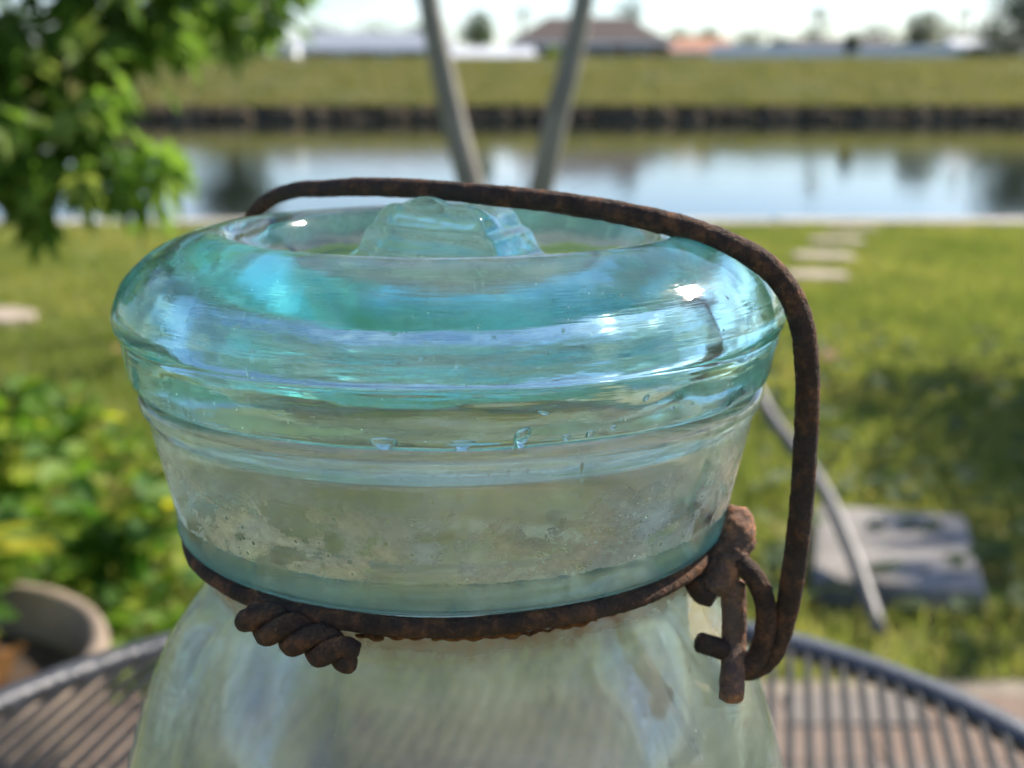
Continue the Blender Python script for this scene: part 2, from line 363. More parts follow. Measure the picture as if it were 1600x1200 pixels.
def lawn_region(n):
    y = np.sqrt(rng.uniform(1.75 ** 2, 8.15 ** 2, n)); x = rng.uniform(-.56, .56, n) * y
    k = ~((x > -.1) & (y < 1.86))
    for (cx, cy_, rx, ry) in STONES: k &= ~((abs(x - cx) < rx) & (abs(y - cy_) < ry))
    k &= ((x + .74) ** 2 + (y - 1.41) ** 2 > .27 ** 2)
    return np.stack([x, y, np.zeros(n)], 1)[k]
STONES = [(1.42, 5.95, .16, .11), (1.62, 6.62, .17, .12), (1.84, 7.25, .17, .10), (2.08, 7.85, .17, .07), (-2.08, 4.9, .22, .14), (.74, 2.34, .19, .24)]
grass_field('lawn_grass', 190000, lawn_region, .025, .07, .006, M['grass'], 'short sunlit lawn grass between the table and the canal')
def bank_region(n):
    y = np.where(rng.uniform(0, 1, n) < .15, rng.uniform(Y1 + .25, Y1 + 1.2, n), rng.uniform(Y1 + .6, YC + 3, n)); x = rng.uniform(-.5, .5, n) * y
    s = np.clip((y - Y1 - .52) / (YC - Y1 - .52), 0, 1)
    return np.stack([x, y, -.25 + (ZC + .25) * s ** .85 + .05], 1)
M['drygrass'] = leafmat('dry bank grass', [(.08, .10, .025), (.14, .155, .045), (.20, .185, .07), (.27, .22, .10)], .35, .6)
grass_field('bank_grass', 60000, bank_region, .10, .35, .05, M['drygrass'], 'dry rough grass on the far canal bank', (0, 1.0))

# ------------------------------------------------------------------ foliage helpers
def leaf_lobed(mb, c, d, nrm, size, tint):
    """five-fingered leaf: base c, pointing d"""
    d = d.normalized(); s_ = d.cross(nrm).normalized(); u = s_.cross(d)
    P = [c]; Fc = []
    for a, L in ((-1.15, .55), (-.6, .85), (0, 1.), (.6, .85), (1.15, .55)):
        dr = d * math.cos(a) + s_ * math.sin(a); sd = s_ * math.cos(a) - d * math.sin(a)
        k = len(P); wv = .13 * size
        P += [c + dr * L * size * .5 + sd * wv + u * .05 * size, c + dr * L * size - u * .12 * size, c + dr * L * size * .5 - sd * wv + u * .05 * size]
        Fc.append((0, k, k + 1, k + 2))
    mb.add(P, Fc, tint)
def leaf_simple(mb, c, d, nrm, size, tint, wid=.42):
    d = d.normalized(); s_ = d.cross(nrm).normalized(); u = s_.cross(d)
    P = [c, c + d * size * .35 + s_ * size * wid * .5 + u * .06 * size, c + d * size * .75 + s_ * size * wid * .38, c + d * size - u * .12 * size, c + d * size * .75 - s_ * size * wid * .38, c + d * size * .35 - s_ * size * wid * .5 + u * .06 * size, c + d * size * .45 - u * .03 * size]
    mb.add(P, [(0, 1, 6), (1, 2, 6), (2, 3, 6), (3, 4, 6), (4, 5, 6), (5, 0, 6)], tint)
def rdir(rnd=random):
    v = Vector((rnd.gauss(0, 1), rnd.gauss(0, 1), rnd.gauss(0, 1))); return v.normalized()
def crown_mesh(clumps, n, size, fn=leaf_simple, droop=.5, tints=(0, 1)):
    mb = MB(); tot = sum(c[1] ** 2 for c in clumps)
    for c, r, *fl in clumps:
        sq = fl[0] if fl else .8
        for _ in range(int(n * r * r / tot)):
            q = rdir(); k = random.random() ** .38
            p = Vector(c) + Vector((q.x, q.y, q.z * sq)) * r * k * random.uniform(.85, 1.12)
            d = (q + rdir() * .8 - Vector((0, 0, droop))).normalized(); nr = (Vector((0, 0, 1)) + rdir() * .8).normalized()
            fn(mb, p, d, nr, size * random.uniform(.65, 1.25), tints[0] + (tints[1] - tints[0]) * min(1, max(0, random.gauss(.5, .25))))
    return mb
def far_tree(name, label, x, D, ztop, zbase, wid, mat, n=1500, leaf=.22, group='trees behind the far bank', trunk=.18, shape=1.0, low=.42):
    t = thing(name, label, 'tree', (x, D, zbase), 0, group)
    h = ztop - zbase
    tr = MB(); pts = spline([(0, 0, -.4), (random.uniform(-.05, .05) * h, 0, h * .35), (random.uniform(-.06, .06) * h, .1, h * .8)], 5)
    tr.tube(pts, [trunk * (1 - .75 * i / (len(pts) - 1)) for i in range(len(pts))], 8)
    for _ in range(4):
        a = random.uniform(0, 6.3); tr.tube([(0, 0, h * random.uniform(.3, .5)), (math.cos(a) * wid * .22, math.sin(a) * wid * .22, h * random.uniform(.55, .75))], [trunk * .4, trunk * .15], 6)
    tr.build('trunk', M['barkdark'], t, True)
    cl = []
    for _ in range(9):
        a = random.uniform(0, 6.3); rr = random.uniform(0, .32) * wid
        cl.append(((math.cos(a) * rr, math.sin(a) * rr, h * random.uniform(low, .86) * shape), wid * random.uniform(.17, .27), .85))
    cl.append(((0, 0, h - wid * .2), wid * .2, .9))
    crown_mesh(cl, n, leaf).build('crown', mat, t)
    return t
def palm(name, label, x, D, zcrown, zbase, fr=1.6, lean=.3, mat='leafgrey', nf=16, group='palms behind the far bank'):
    t = thing(name, label, 'palm', (x, D, zbase), 0, group); h = zcrown - zbase
    tr = MB(); pts = spline([(0, 0, -.3), (lean * .3, 0, h * .5), (lean, 0, h)], 6)
    tr.tube(pts, [.15 - .05 * i / (len(pts) - 1) for i in range(len(pts))], 8); tr.build('trunk', M['bark'], t, True)
    for k in range(nf):
        a = 2 * math.pi * k / nf + random.uniform(-.2, .2); el = random.uniform(-.2, .9)
        mb = MB(); p0 = Vector((lean, 0, h)); prev = p0
        d = Vector((math.cos(a) * math.cos(el), math.sin(a) * math.cos(el), math.sin(el))); L = fr * random.uniform(.75, 1.1)
        sd = d.cross(Vector((0, 0, 1))).normalized(); P = []
        for i in range(7):
            s_ = i / 6; P.append(p0 + d * L * s_ - Vector((0, 0, 1)) * L * .75 * s_ * s_)
        for i in range(6):
            wv = L * .16 * math.sin(math.pi * (.15 + .8 * i / 6)); dn = Vector((0, 0, -.5 * wv))
            for sg in (-1, 1):
                mb.add([P[i], P[i] + (P[i + 1] - P[i]) * .3, P[i] + (P[i + 1] - P[i]) * .8 + sd * sg * wv + dn, P[i] + (P[i + 1] - P[i]) * .5 + sd * sg * wv + dn], [(0, 1, 2, 3)], random.random())
        mb.build('frond', M[mat], t)
    return t

# ------------------------------------------------------------------ far houses and trees
M['wallwhite'] = simple('white painted wall', (.78, .80, .83), .85, .08, 1.5)
M['wallbrown'] = simple('brown wall', (.20, .14, .11), .9, .15, 1.5)
M['wallblue'] = simple('pale blue wall', (.42, .50, .56), .85, .1, 1.5)
M['roofgrey'] = simple('grey blue shingle roof', (.22, .25, .30), .9, .15, 2)
M['roofbrown'] = simple('brown shingle roof', (.06, .042, .036), .9, .2, 2)
M['roofred'] = simple('terracotta tile roof', (.36, .17, .10), .9, .2, 3)
M['roofpale'] = simple('pale metal roof', (.55, .57, .60), .6, .08, 1)
M['window'] = simple('dark window glass', (.03, .04, .05), .15, .2, 1)
def house(name, label, x0, x1, D, zb, zw, zr, depth, wall, roof, hip=.0, wins=(), over=.35, cat='house', door=None):
    t = thing(name, label, cat, ((x0 + x1) / 2, D, zb)); W = x1 - x0; hw = zw - zb; hr = zr - zb
    b = MB(); b.box((0, depth / 2, (hw - .6) / 2), (W, depth, hw + .6)); b.build('wall', M[wall], t)
    e = W / 2 + over; y0, y1 = -over, depth + over; ym = depth / 2; k = W / 2 * hip
    b = MB()
    b.add([(-e, y0, hw - .02), (e, y0, hw - .02), (e, y1, hw - .02), (-e, y1, hw - .02), (-e + k, ym, hr), (e - k, ym, hr)],
          [(0, 1, 5, 4), (2, 3, 4, 5), (1, 2, 5), (3, 0, 4), (3, 2, 1, 0)])
    r = b.build('roof', M[roof], t)
    b = MB(); b.box((0, y0 - .03, hw - .08), (2 * e, .06, .2)); b.build('fascia', M['wallwhite'], r)
    for (f, ww, hh, zc) in wins:
        b = MB(); b.box((0, 0, 0), (ww + .16, .08, hh + .16)); wf = b.build('window', M['wallwhite'], t, loc=(f * W / 2, -.03, zc))
        b = MB(); b.box((0, -.05, 0), (ww, .03, hh)); b.build('pane', M['window'], wf)
    if door is not None:
        b = MB(); b.box((0, 0, 0), (1., .08, 2.)); b.build('door', M['roofbrown'], t, loc=(door * W / 2, -.03, 1.0))
    return t
ZB = 1.55
house('house', 'long low house with grey blue roof left of the forked trunks', px(462, 84), px(700, 84), 84, ZB, pz(76, 84), pz(47, 84), 8, 'wallblue', 'roofgrey', .12, [(-.65, 1.4, .7, .75), (-.1, 1.4, .7, .75), (.5, 1.4, .7, .75)])
house('house', 'brown roofed house standing tall behind the right trunk', px(800, 88), px(1045, 88), 88, ZB, pz(66, 88), pz(22, 88), 9, 'wallbrown', 'roofbrown', .55, [(-.5, 1.3, .8, .8), (.1, 1.3, .8, .8), (.6, 1.3, .8, .8)])
house('house', 'house with terracotta tile roof behind the white fence', px(1045, 92), px(1150, 92), 92, ZB, pz(80, 92), pz(56, 92), 7, 'wallwhite', 'roofred', .3, [(-.3, 1.0, .6, .8)])
house('house', 'flat dark roofed house beyond the long white fence', px(1215, 96), px(1420, 96), 96, ZB, pz(72, 96), pz(58, 96), 8, 'wallbrown', 'roofbrown', .3, [(-.4, 1.2, .6, .8), (.3, 1.2, .6, .8)])
house('shed', 'low pale roofed shed between the two trunks', px(705, 78), px(835, 78), 78, ZB, pz(90, 78), pz(72, 78), 4, 'wallwhite', 'roofpale', .1, [], .2, 'shed')
house('shed', 'white garden shed under the left tree branch', px(427, 76), px(462, 76), 76, ZB, pz(72, 76), pz(58, 76), 2, 'wallwhite', 'roofpale', 0, [], .08, 'shed', None)
house('shed', 'narrow white shed at the far left of the bank', px(384, 76), px(412, 76), 76, ZB, pz(78, 76), pz(66, 76), 1.5, 'wallwhite', 'roofpale', 0, [], .06, 'shed', None)
house('shed', 'small pale blue shed at the right end of the white fence', px(1486, 79), px(1545, 79), 79, ZB, pz(72, 79), pz(60, 79), 2.5, 'wallblue', 'roofpale', .1, [(0, .7, .5, .8)], .1, 'shed')
f = thing('fence', 'long white panel fence along the top of the far bank', 'fence', (px(1112, 78), 78, ZB))
LW = px(1482, 78) - px(1112, 78); nP = 9; h_ = pz(70, 78) - ZB
for i in range(nP):
    b = MB(); b.box((0, 0, 0), (LW / nP - .1, .05, h_ - .1)); b.build('panel', M['wallwhite'], f, loc=((i + .5) * LW / nP, 0, h_ / 2))
for i in range(nP + 1):
    b = MB(); b.box((0, 0, 0), (.12, .12, h_ + .35)); b.build('post', M['wallwhite'], f, loc=(i * LW / nP, -.02, h_ / 2 - .1))
far_tree('round_tree', 'small round green tree between the forked trunks', px(748, 82), 82, pz(12, 82), ZB, 2.7, M['leafmid'], 1800, .2)
far_tree('dark_tree', 'tall dark tree filling the upper right corner', px(1608, 76), 76, pz(-50, 76), ZB - .3, 8.0, M['leafdark'], 6500, .24, trunk=.25, low=.12)
far_tree('dark_tree', 'tall dark tree behind the overhanging leaves at upper left', px(362, 75), 75, pz(-50, 75), ZB - .2, 8.0, M['leafdark'], 7500, .24, trunk=.25, shape=.95, low=.15)
far_tree('bushy_tree', 'wide grey green tree behind the right end of the fence', px(1432, 86), 86, pz(22, 86), ZB, 4.6, M['leafgrey'], 2200, .22)
far_tree('small_tree', 'small dark tree over the middle of the white fence', px(1325, 76), 76, pz(44, 76), ZB, 1.5, M['leafdark'], 700, .18)
far_tree('small_tree', 'low green tree above the terracotta roof', px(1100, 98), 98, pz(42, 98), ZB, 3.2, M['leafmid'], 900, .22)
far_tree('small_tree', 'low dark tree just left of the thin palm', px(1212, 90), 90, pz(55, 90), ZB, 2.4, M['leafdark'], 700, .2)
far_tree('bare_tree', 'thin dark pine rising behind the brown roof', px(985, 100), 100, pz(-12, 100), ZB, 2.6, M['leafdark'], 700, .2)
far_tree('yellow_bush', 'yellow green bush on the bank crest beside the right trunk', px(862, 73), 73, pz(72, 73), ZB, 1.0, M['leafpot'], 500, .13, trunk=.05)
for k, (xx, D_, yt, wd, mt, lb) in enumerate((
    (500, 104, 36, 5.5, 'leafdark', 'low dark tree behind the left end of the grey blue roof'), (585, 106, 34, 6.5, 'leafmid', 'wide low tree behind the middle of the grey blue roof'),
    (660, 104, 36, 5.0, 'leafdark', 'dark low tree behind the left trunk'), (1062, 106, 36, 4.5, 'leafmid', 'green tree between the brown and terracotta roofs'),
    (1165, 108, 44, 5.5, 'leafgrey', 'grey green tree right of the terracotta roof'), (1262, 106, 38, 5.0, 'leafmid', 'leafy tree behind the foot of the thin palm'),
    (1372, 104, 32, 5.0, 'leafdark', 'dark tree left of the wide grey green tree'), (1490, 102, 22, 6.0, 'leafgrey', 'grey green tree left of the corner tree'),
    (1545, 98, 18, 5.0, 'leafdark', 'dark tree touching the left side of the corner tree'))):
    far_tree('background_tree', lb, px(xx, D_), D_, pz(yt, D_), ZB, wd, M[mt], 1500, .26, low=.2)
palm('palm_tree', 'thin palm against the white sky above the fence', px(1268, 80), 80, pz(16, 80), ZB, 1.3, .35)
palm('palm_tree', 'faint small palm left of the corner tree', px(1508, 95), 95, pz(14, 95), ZB, 1.3, -.2)
palm('palm_tree', 'tiny palm above the brown roof ridge', px(815, 100), 100, pz(16, 100), ZB, 1.1, .1)

# ------------------------------------------------------------------ lawn things
def slab_mesh(w_, d_, h, jag=.02):
    n = 12; top = []; 
    for i in range(n):
        a = 2 * math.pi * i / n; cx, cy_ = math.cos(a), math.sin(a); k = 1 / max(abs(cx), abs(cy_)) ** .8
        top.append((cx * k * w_ / 2 + random.uniform(-jag, jag), cy_ * k * d_ / 2 + random.uniform(-jag, jag)))
    V = [(x, y, h) for x, y in top] + [(x * 1.03, y * 1.03, -.03) for x, y in top]
    return V, [tuple(range(n))] + [(i, i + n, (i + 1) % n + n, (i + 1) % n) for i in range(n)]
names = ['nearest of the tan stepping stones on the right lawn', 'second tan stepping stone from the wire bail', 'third tan stepping stone towards the seawall', 'farthest tan stepping stone at the seawall', 'single tan stone at the left edge of the lawn']
for (x, y, rx, ry), l in zip(STONES[:5], names):
    b = MB(); b.add(*slab_mesh(rx * 1.9, ry * 1.9, .035)); o = b.build('stepping_stone', M['stone'], None, bevel=.008); o.location = (x, y, 0); o.rotation_euler.z = random.uniform(-.2, .2)
    tag(o, l, 'stone', 'stepping stones in the lawn')
b = MB(); b.box((0, 0, .02), (.30, .42, .06)); o = b.build('paving_slab', M['slab'], None, bevel=.008); o.location = (.74, 2.34, 0); o.rotation_euler.z = R(-14)
tag(o, 'grey concrete slab lying on the shaded lawn at right', 'slab')
b = MB(); b.tube(spline([(.45, 3.1, .02), (.50, 2.90, .30), (.555, 2.62, .22), (.60, 2.40, .16), (.615, 2.2, .10), (.62, 2.0, .02)], 6), .014, 10)
tag(b.build('bent_pipe', M['greymetal'], None, True), 'bent grey pipe arching over the concrete slab', 'pipe')

# forked tree behind the jar
ft = thing('forked_tree', 'slim grey forked tree on the lawn behind the jar lid', 'tree', (-.03, 5.25, 0))
tr = MB()
tr.tube(spline([(.01, 0, -.1), (.0, 0, .08), (-.01, 0, .22)], 6), [.085] * 6 + [.08] * 7, 14)
def stem(P, r0, r1):
    q = spline(P, 7); tr.tube(q, [r0 + (r1 - r0) * i / (len(q) - 1) for i in range(len(q))], 14)
stem([(-.02, 0, .15), (-.085, 0, .34), (-.145, .0, .52), (-.215, .02, .80), (-.285, .02, 1.14), (-.31, .03, 1.35), (-.33, .05, 1.8), (-.5, .1, 2.5), (-.8, .1, 3.2)], .062, .03)
stem([(.02, 0, .15), (.08, 0, .30), (.15, 0, .50), (.21, -.02, .78), (.265, -.02, 1.0), (.315, -.02, 1.25), (.37, 0, 1.7), (.5, .1, 2.4), (.75, .2, 3.1)], .060, .03)
tr.build('trunk', M['bark'], ft, True)
crown_mesh([((-.9, .1, 3.3), .55), ((.8, .3, 3.3), .55), ((-.2, .4, 3.7), .6), ((.2, -.3, 3.5), .5)], 1600, .12).build('crown', M['leafmid'], ft)

# overhanging lobed-leaf tree at left
lt = thing('leafy_tree', 'bright green lobed leaf tree hanging in from the left', 'tree', (-1.92, 3.3, 0))
tr = MB(); q = spline([(0, 0, -.1), (.05, 0, .9), (.0, .05, 1.8), (.1, .1, 2.8)], 7); tr.tube(q, [.11 - .06 * i / (len(q) - 1) for i in range(len(q))], 12)
BR = [[(.02, 0, 1.0), (.5, -.25, 1.15), (.95, -.4, .95)], [(.02, 0, 1.3), (.7, 0, 1.55), (1.4, .15, 1.25)], [(0, 0, .8), (.45, -.4, .85), (.85, -.45, .62)], [(.05, 0, 1.9), (.8, .2, 2.1), (1.6, .1, 1.7)], [(0, 0, 1.2), (.2, -.7, 1.3), (.5, -1.0, 1.2)]]
for P in BR:
    q = spline(P, 6); tr.tube(q, [.04 - .03 * i / (len(q) - 1) for i in range(len(q))], 8)
tr.build('trunk', M['barkdark'], lt, True)
CL = [((.30, -.35, 1.05), .42), ((.62, -.40, .98), .36), ((.88, -.42, .82), .26), ((.95, -.38, .76), .20), ((.62, -.45, .80), .26), ((.35, -.45, .80), .30), ((.98, -.25, 1.06), .22), ((1.0, -.1, 1.36), .28), ((.98, -.05, 1.12), .18), ((1.16, 0, 1.09), .15), ((1.29, .02, 1.10), .11), ((1.25, .1, 1.40), .2), ((.6, 0, 1.5), .45), ((.2, 0, 1.7), .5), ((1.1, .1, 1.85), .4), ((.7, .1, 2.1), .5), ((.1, .1, 2.6), .55), ((0, .3, 1.1), .5), ((-.5, 0, 1.6), .6)]
crown_mesh(CL, 3300, .115, leaf_lobed, .9).build('crown', M['leaf'], lt)

# shade tree off to the right
rt = thing('shade_tree', 'broad tree to the right whose shade falls on the lawn', 'tree', (4.66, 5.0, 0))
tr = MB(); q = spline([(0, 0, -.1), (.1, 0, 1.2), (0, .1, 2.4), (.1, .1, 3.4)], 7); tr.tube(q, [.16 - .09 * i / (len(q) - 1) for i in range(len(q))], 12)
for a in range(5):
    th = a * 1.26; tr.tube(spline([(0, 0, 1.8), (math.cos(th) * .6, math.sin(th) * .6, 2.5), (math.cos(th) * 1.2, math.sin(th) * 1.2, 2.9)], 5), [.05 - .035 * i / 10 for i in range(11)], 8)
tr.build('trunk', M['barkdark'], rt, True)
cl = [((-.6, -.6, 2.7), .6), ((.3, -.9, 2.8), .6), ((-.2, .4, 3.0), .6), ((.9, .2, 2.9), .7), ((0, 0, 3.5), .7), ((-1.2, -.3, 2.35), .42), ((-.9, .5, 2.6), .45), ((-.5, -1.3, 2.5), .5), ((.4, -1.6, 2.6), .5)]
crown_mesh([(c, r * .78) for c, r in cl], 3000, .14).build('crown', M['leafdark'], rt)

# low weeds with rounder leaves near the table (ground cover)
def weeds(name, n, region, size, mat, label, tints=(0, 1)):
    mb = MB()
    for _ in range(n):
        x, y = region()
        c = Vector((x, y, random.uniform(.01, .07))); a = random.uniform(0, 6.3)
        d = Vector((math.cos(a), math.sin(a), random.uniform(-.1, .8))); leaf_simple(mb, c, d, (Vector((0, 0, 1)) + rdir() * .5).normalized(), size * random.uniform(.6, 1.3), tints[0] + (tints[1] - tints[0]) * random.random(), .6)
    o = mb.build(name, mat); o['kind'] = 'stuff'; o['label'] = label; o['category'] = 'weeds'
def regL():
    y = 1.75 + 1.5 * random.random() ** 1.6; return random.uniform(-.5, -.16) * y, y
def regR():
    y = random.uniform(2.0, 4.6); return random.uniform(.2, .5) * y, y
weeds('ground_weeds', 800, regL, .055, M['leafpot'], 'broad leaved weeds in the grass at left', (0, .75))
weeds('shade_weeds', 350, regR, .06, M['leafmid'], 'broad leaved weeds in the grass at right')
# fallen leaves
for i in range(5):
    y = random.uniform(1.9, 4.4); x = random.uniform(-.46, -.2) * y if i % 3 else random.uniform(.22, .42) * y
    mb = MB(); leaf_simple(mb, Vector((0, 0, .0)), Vector((1, 0, .1)), Vector((0, 0, 1)), random.uniform(.07, .11), random.random(), .5)
    o = mb.build('fallen_leaf', M['fallen']); o.location = (x, y, .055); o.rotation_euler = (random.uniform(-.4, .4), random.uniform(-.4, .2), random.uniform(0, 6.3))
    tag(o, 'orange brown fallen leaf lying on the lawn', 'leaf', 'fallen leaves on the lawn')

# brick patio under the table
pa = struct(MB_ := None) if False else None
b = MB(); b.box((.45, .70, -.03), (3.0, 2.3, .07)); patio = struct(b.build('patio', M['sand']))
bmesh_ = MB(); bmesh_.box((0, 0, 0), (.195, .095, .05)); bme = bmesh_.mesh('brick'); bme.materials.append(M['brick'])
for r_ in range(15):
    for c_ in range(-5, 8):
        y = .60 + r_ * .1; x = c_ * .2 + (.1 if r_ % 2 else 0)
        if abs(x) > .62 * y + .22 or (x < -.05 and y > 1.72) or y > 1.80: continue
        o = link('brick', bme, None, patio); o.location = (x, y, .012 + random.uniform(-.003, .003)); o.rotation_euler.z = random.uniform(-.012, .012)

# pot with a leafy plant at lower left
pot = thing('flower_pot', 'large cream clay pot at lower left holding soil', 'pot', (-.74, 1.41, 0))
M['clay'] = simple('cream weathered clay', (.27, .205, .15), .9, .4, 7, .4, bscale=80)
M['soil'] = simple('potting soil', (.06, .04, .025), 1, .5, 40, 1, bscale=90)
def revolve(prof, n=64, mat=None, name='r', parent=None):
    mb = MB(); V = []; Fc = []; m = len(prof)
    for (r, z) in prof:
        for k in range(n): a = 2 * math.pi * k / n; V.append((r * math.cos(a), r * math.sin(a), z))
    for i in range(m - 1):
        for k in range(n): Fc.append((i * n + k, i * n + (k + 1) % n, (i + 1) * n + (k + 1) % n, (i + 1) * n + k))
    mb.add(V, Fc); return mb.build(name, mat, parent, True)
revolve(chaikin([(0, .0), (.155, 0), (.17, .02), (.215, .19)], 2), 64, M['clay'], 'pot_wall', pot)
revolve(chaikin([(.214, .185), (.238, .187), (.248, .20), (.248, .248), (.242, .258), (.230, .258), (.222, .248), (.208, .15)], 2), 64, M['clay'], 'rim', pot)
revolve([(0, .20), (.1, .203), (.205, .195)], 48, M['soil'], 'soil', pot)
for i in range(7):
    mb = MB(); leaf_simple(mb, Vector((0, 0, 0)), Vector((1, 0, .1)), Vector((0, 0, 1)), random.uniform(.07, .12), random.random() * .6, .6)
    o = mb.build('fallen_leaf', M['fallen']); a = random.uniform(-1.2, .9); o.location = (-.74 + .13 * math.cos(a), 1.41 + .13 * math.sin(a), .215 + .004 * i); o.rotation_euler = (random.uniform(-.3, .3), random.uniform(-.3, .3), random.uniform(0, 6.3))
    tag(o, 'brown dead leaf lying on the soil inside the clay pot', 'leaf', 'dead leaves in the pot')
pl = thing('potted_plant', 'yellow green broad leaved plant growing in the clay pot', 'plant', (-.78, 1.50, .2))
mb = MB(); tips = []
for i in range(14):
    a = random.uniform(0, 6.3); r_ = random.uniform(.03, .15); hh = random.uniform(.08, .23)
    q = spline([(0, 0, 0), (math.cos(a) * r_ * .4, math.sin(a) * r_ * .4, hh * .6), (math.cos(a) * r_, math.sin(a) * r_, hh)], 5); mb.tube(q, .004, 6, tint=.2)
    tips += [(q[k], a) for k in (5, 7, 8, 9, 10)]
mb.build('stem', M['leafpot'], pl)
for p_, a in tips:
    mb = MB(); d = Vector((math.cos(a + random.uniform(-1.6, 1.6)), math.sin(a + random.uniform(-1.6, 1.6)), random.uniform(-.2, .5)))
    leaf_simple(mb, Vector(p_), d, (Vector((0, 0, 1)) + rdir() * .5).normalized(), random.uniform(.06, .12), min(1, max(0, random.gauss(.45, .3))), .55); mb.build('leaf', M['leafpot'], pl)

# loose leafy plants on the lawn behind the pot
for x, y, h_, lb in ((-.72, 2.15, .30, 'leafy yellow green plant just behind the clay pot'), (-1.02, 2.45, .36, 'tall leafy plant at the left edge behind the pot'), (-.66, 2.75, .22, 'low leafy plant on the lawn beside the jar neck'), (-1.12, 3.0, .26, 'farthest leafy plant under the hanging tree branch')):
    t_ = thing('leafy_plant', lb, 'plant', (x, y, 0), 0, 'leafy plants on the left lawn'); st = MB(); lf = MB()
    for k in range(11):
        a = random.uniform(0, 6.3); r_ = random.uniform(.04, .2); hh = h_ * random.uniform(.5, 1)
        q = spline([(0, 0, -.01), (math.cos(a) * r_ * .4, math.sin(a) * r_ * .4, hh * .6), (math.cos(a) * r_, math.sin(a) * r_, hh)], 5); st.tube(q, .004, 5, tint=.2)
        for p_ in q[3:]:
            d = rdir(); d.z = d.z * .4 + .1; leaf_simple(lf, Vector(p_), d, (Vector((0, 0, 1)) + rdir() * .5).normalized(), random.uniform(.05, .10), min(1, max(0, random.gauss(.25, .25))), .6)
    st.build('stem', M['leafpot'], t_); lf.build('foliage', M['leafpot'], t_)
# ------------------------------------------------------------------ slatted round table
TZ = HC - .21; TC = (-.012, .29); TR = .203
tb = thing('slatted_table', 'small round black steel table with slatted top', 'table', (TC[0], TC[1], 0))
mb = MB(); P = [(TR * math.cos(a), TR * math.sin(a), TZ - .009) for a in [2 * math.pi * k / 96 for k in range(97)]]
rim_prof = [(-.003, .003), (.003, .003), (.005, .005), (.005, .009), (.003, .011), (-.003, .011), (-.005, .009), (-.005, .005)]
V = []; Fc = []; n = len(rim_prof)
for k in range(96):
    a = 2 * math.pi * k / 96
    for (dr, dz) in rim_prof: V.append(((TR + dr) * math.cos(a), (TR + dr) * math.sin(a), TZ - .009 + dz))
for k in range(96):
    for j in range(n): Fc.append((k * n + j, ((k + 1) % 96) * n + j, ((k + 1) % 96) * n + (j + 1) % n, k * n + (j + 1) % n))
mb.add(V, Fc); mb.build('rim', M['rimmetal'], tb, True)
ca, sa = math.cos(R(-12)), math.sin(R(-12)); pitch = .0063
for k in range(-33, 34):
    d = k * pitch
    if abs(d) > TR - .012: continue
    L = math.sqrt((TR - .004) ** 2 - d * d)
    mb = MB(); mb.box((0, 0, 0), (.0025, 2 * L, .0022)); o = mb.build('slat', M['tablemetal'], tb, bevel=.0005); o.rotation_euler.z = R(-12); o.location = (d * ca, d * sa, TZ - .0013)
for a in (20, 110, 200, 290):
    c_, s_ = math.cos(R(a)), math.sin(R(a)); mb = MB()
    mb.tube(spline([(c_ * (TR - .01), s_ * (TR - .01), TZ - .008), (c_ * .12, s_ * .12, .4), (c_ * .2, s_ * .2, .03)], 8), .008, 10); mb.build('leg', M['tablemetal'], tb, True)
for q in (-.02, .04):
    mb = MB(); mb.box((0, 0, 0), (2 * math.sqrt(TR ** 2 - q * q) - .012, .012, .005)); o = mb.build('cross_brace', M['tablemetal'], tb); o.rotation_euler.z = R(-12); o.location = (-q * sa, q * ca, TZ - .0052)

# ------------------------------------------------------------------ the jar
JX, JY = -.00643, .137; mm = .001; BZ = .21
def hz(h): return BZ - h * mm
jar = thing('glass_jar', 'old aqua glass canning jar with rusty wire clamp on the slatted table', 'jar', (JX, JY, TZ))
outer = [(29.2, 31.15), (31.8, 31.1), (33.3, 31.5), (33.5, 32.3), (33.1, 33.3), (32.6, 33.9), (32.45, 34.5), (32.2, 36), (31.3, 39.8), (30.4, 44.0), (30.35, 45.4), (30.3, 46.6), (29.6, 47.3), (28.7, 47.7), (28.2, 48.4), (28.0, 49.2), (27.6, 50.2), (27.3, 51.3), (27.4, 53.2), (28.5, 56), (30.7, 59), (32.8, 62), (34.6, 66), (36.3, 71), (38.2, 78), (39.8, 88), (40.4, 100), (40.4, 150), (40.4, 200), (39.6, 206), (37, 209), (30, 209.5), (20, 208.5), (0, 207)]
inner = [(0, 202.5), (30, 203.5), (35, 200), (36.4, 192), (36.4, 150), (36.4, 100), (35.8, 88), (34.2, 79), (32.2, 72), (30.4, 67), (28.4, 63), (26.2, 59.5), (24.2, 56.8), (23.2, 54.4), (22.2, 52.0), (21.4, 49.6), (21.0, 47.4), (21.4, 45.6), (23.0, 44.9), (25.2, 44.7), (26.7, 44.4), (27.2, 43), (27.8, 38), (28.4, 33.5), (28.6, 32), (29.2, 31.15)]
def lathe(prof, n, noise=None):
    P = chaikin(prof, 2); V = []; Fc = []
    idx = []
    for (r, h) in P:
        if r < .05: idx.append([len(V)]); V.append((0, 0, hz(h)))
        else:
            idx.append(list(range(len(V), len(V) + n)))
            for k in range(n):
                a = 2 * math.pi * k / n; rr = r
                if noise: rr += noise(a, h, r)
                V.append((rr * mm * math.cos(a), rr * mm * math.sin(a), hz(h)))
    for A, B in zip(idx, idx[1:]):
        for k in range(n):
            k2 = (k + 1) % n
            if len(A) == 1 and len(B) == 1: continue
            if len(A) == 1: Fc.append((A[0], B[k2], B[k]))
            elif len(B) == 1: Fc.append((A[k], A[k2], B[0]))
            else: Fc.append((A[k], A[k2], B[k2], B[k]))
    return V, Fc
